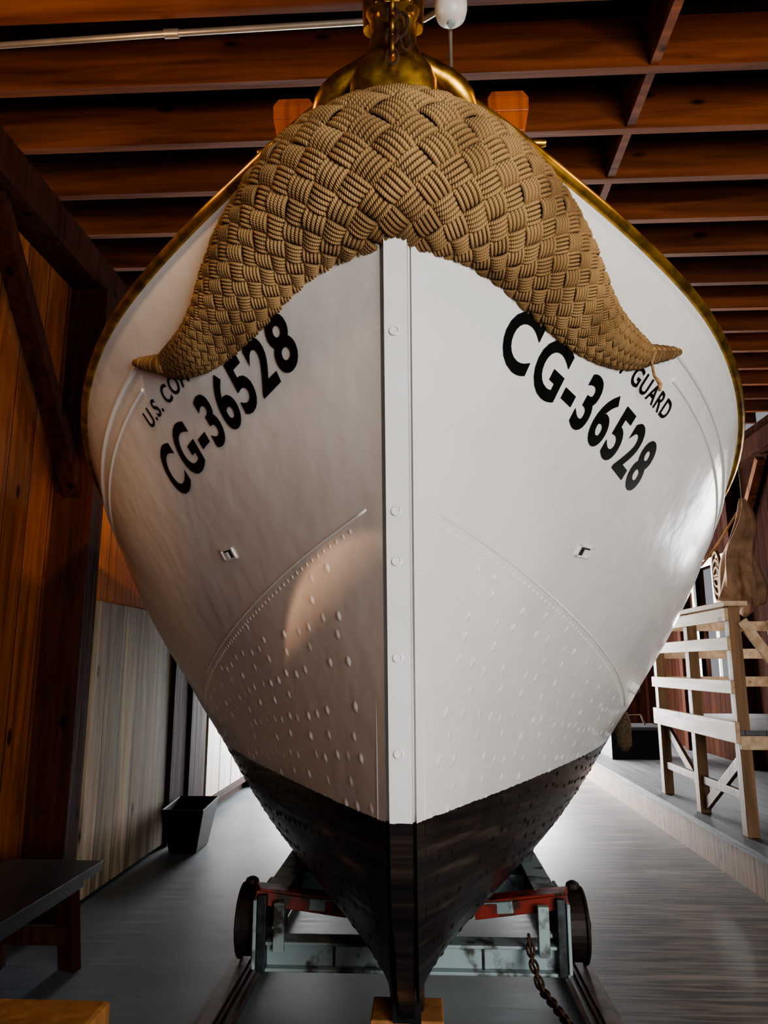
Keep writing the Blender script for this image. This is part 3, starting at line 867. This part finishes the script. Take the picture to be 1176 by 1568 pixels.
mb = MB()
mb.tube([(XL, 2.66, 3.975), (-1.0, 2.62, 3.975), (-.1, 2.60, 3.975), (.1, 2.60, 3.975), (.25, 2.50, 3.975), (.6, 2.50, 3.975), (3.7, 2.50, 3.975)], .013, M['pipe'], 10)
for xx in (-.95, .9, 2.2): mb.lathe((xx, 2.62 if xx < 0 else 2.50, 3.975), [(.019, -.03), (.019, .03)], M['pipe'], 12, 'X')
mb.obj('ceiling_conduit', None, smooth=True, autos=40)
mb = MB()
mb.lathe((.20, 2.44, 3.85), [(.01, -.055), (.035, -.05), (.055, -.03), (.062, 0), (.062, .03), (.05, .05), (.05, .09), (.03, .11), (.03, .15)], M['lamp'], 28)
mb.lathe((.20, 2.44, 3.85), [(.005, -.066), (.014, -.066), (.018, -.05)], M['steel_teal'], 16)
mb.tube([(.20, 2.50, 3.90), (.20, 2.52, 3.62), (.20, 2.52, 3.3)], .008, M['pipe'], 8)
mb.obj('ceiling_lamp', None, smooth=True, autos=50)

# ---------------------------------------------------------------- lights & world
w = bpy.data.worlds.new('daylight'); S.world = w; w.use_nodes = True
nt = w.node_tree; bg = nt.nodes['Background']
bg.inputs[0].default_value = (.92, .96, 1.0, 1); bg.inputs[1].default_value = .22
def area(name, loc, target, sx, sy, power, col):
    l = bpy.data.lights.new(name, 'AREA'); l.shape = 'RECTANGLE'; l.size = sx; l.size_y = sy; l.energy = power; l.color = col
    o = bpy.data.objects.new(name, l); S.collection.objects.link(o); o.location = loc
    o.rotation_euler = (Vector(target)-Vector(loc)).to_track_quat('-Z', 'Y').to_euler(); return o
area('front_doorway_daylight', (2.6, -2.3, 1.5), (.5, 2.4, 1.6), 2.4, 2.2, 205, (1, .98, .95))
area('rear_doorway_daylight', (0.0, 12.9, 1.3), (0.0, 8, .4), 3.8, 2.4, 2000, (.98, .99, 1))
area('window_daylight', (4.1, 9.75, 2.0), (0.0, 7.5, .8), 1.0, 1.3, 110, (.97, .99, 1))
area('added_window_light', (4.1, 5.95, 1.85), (1.0, 4.5, 1.3), 1.1, 1.1, 45, (1, .98, .96))  # added light at the unseen window, brightens the right hull flank
def spot(name, loc, target, power, ang, blend, col, r=.03):
    l = bpy.data.lights.new(name, 'SPOT'); l.energy = power; l.spot_size = math.radians(ang); l.spot_blend = blend; l.color = col; l.shadow_soft_size = r
    o = bpy.data.objects.new(name, l); S.collection.objects.link(o); o.location = loc
    o.rotation_euler = (Vector(target)-Vector(loc)).to_track_quat('-Z', 'Y').to_euler(); return o
def point(name, loc, power, col, r=.06):
    l = bpy.data.lights.new(name, 'POINT'); l.energy = power; l.color = col; l.shadow_soft_size = r
    o = bpy.data.objects.new(name, l); S.collection.objects.link(o); o.location = loc; return o
spot('added_warm_spot', (-1.75, 1.25, .35), (-.02, 2.38, 1.10), 110, 35, .10, (1, .56, .34))  # added spot with no real source; its cone shapes the warm bow patch
spot('added_wall_spot', (-1.0, .8, 2.6), (-2.15, 3.6, 1.7), 60, 50, .6, (1, .57, .25))  # added warm spot to brighten the left wall, no fixture behind it
spot('door_floodlight', (-1.3, 3.3, 2.9), (-1.97, 5.3, 1.5), 55, 60, .6, (1, .68, .42))
point('tungsten_bulb', (-1.3, 2.0, 3.4), 14, (1, .6, .28))
point('tungsten_bulb.001', (1.7, 2.0, 3.5), 16, (1, .64, .32))
point('tungsten_bulb.002', (.2, 8.0, 3.7), 14, (1, .62, .3))

cam = bpy.data.cameras.new('camera'); co = bpy.data.objects.new('camera', cam); S.collection.objects.link(co)
co.location = (.065, 0, 1.4)
cam.sensor_fit = 'HORIZONTAL'; cam.sensor_width = 36; cam.lens = 36*1150/1176
co.rotation_euler = (math.radians(90+11.5), 0, math.radians(2.84))
cam.clip_start = .05
S.camera = co
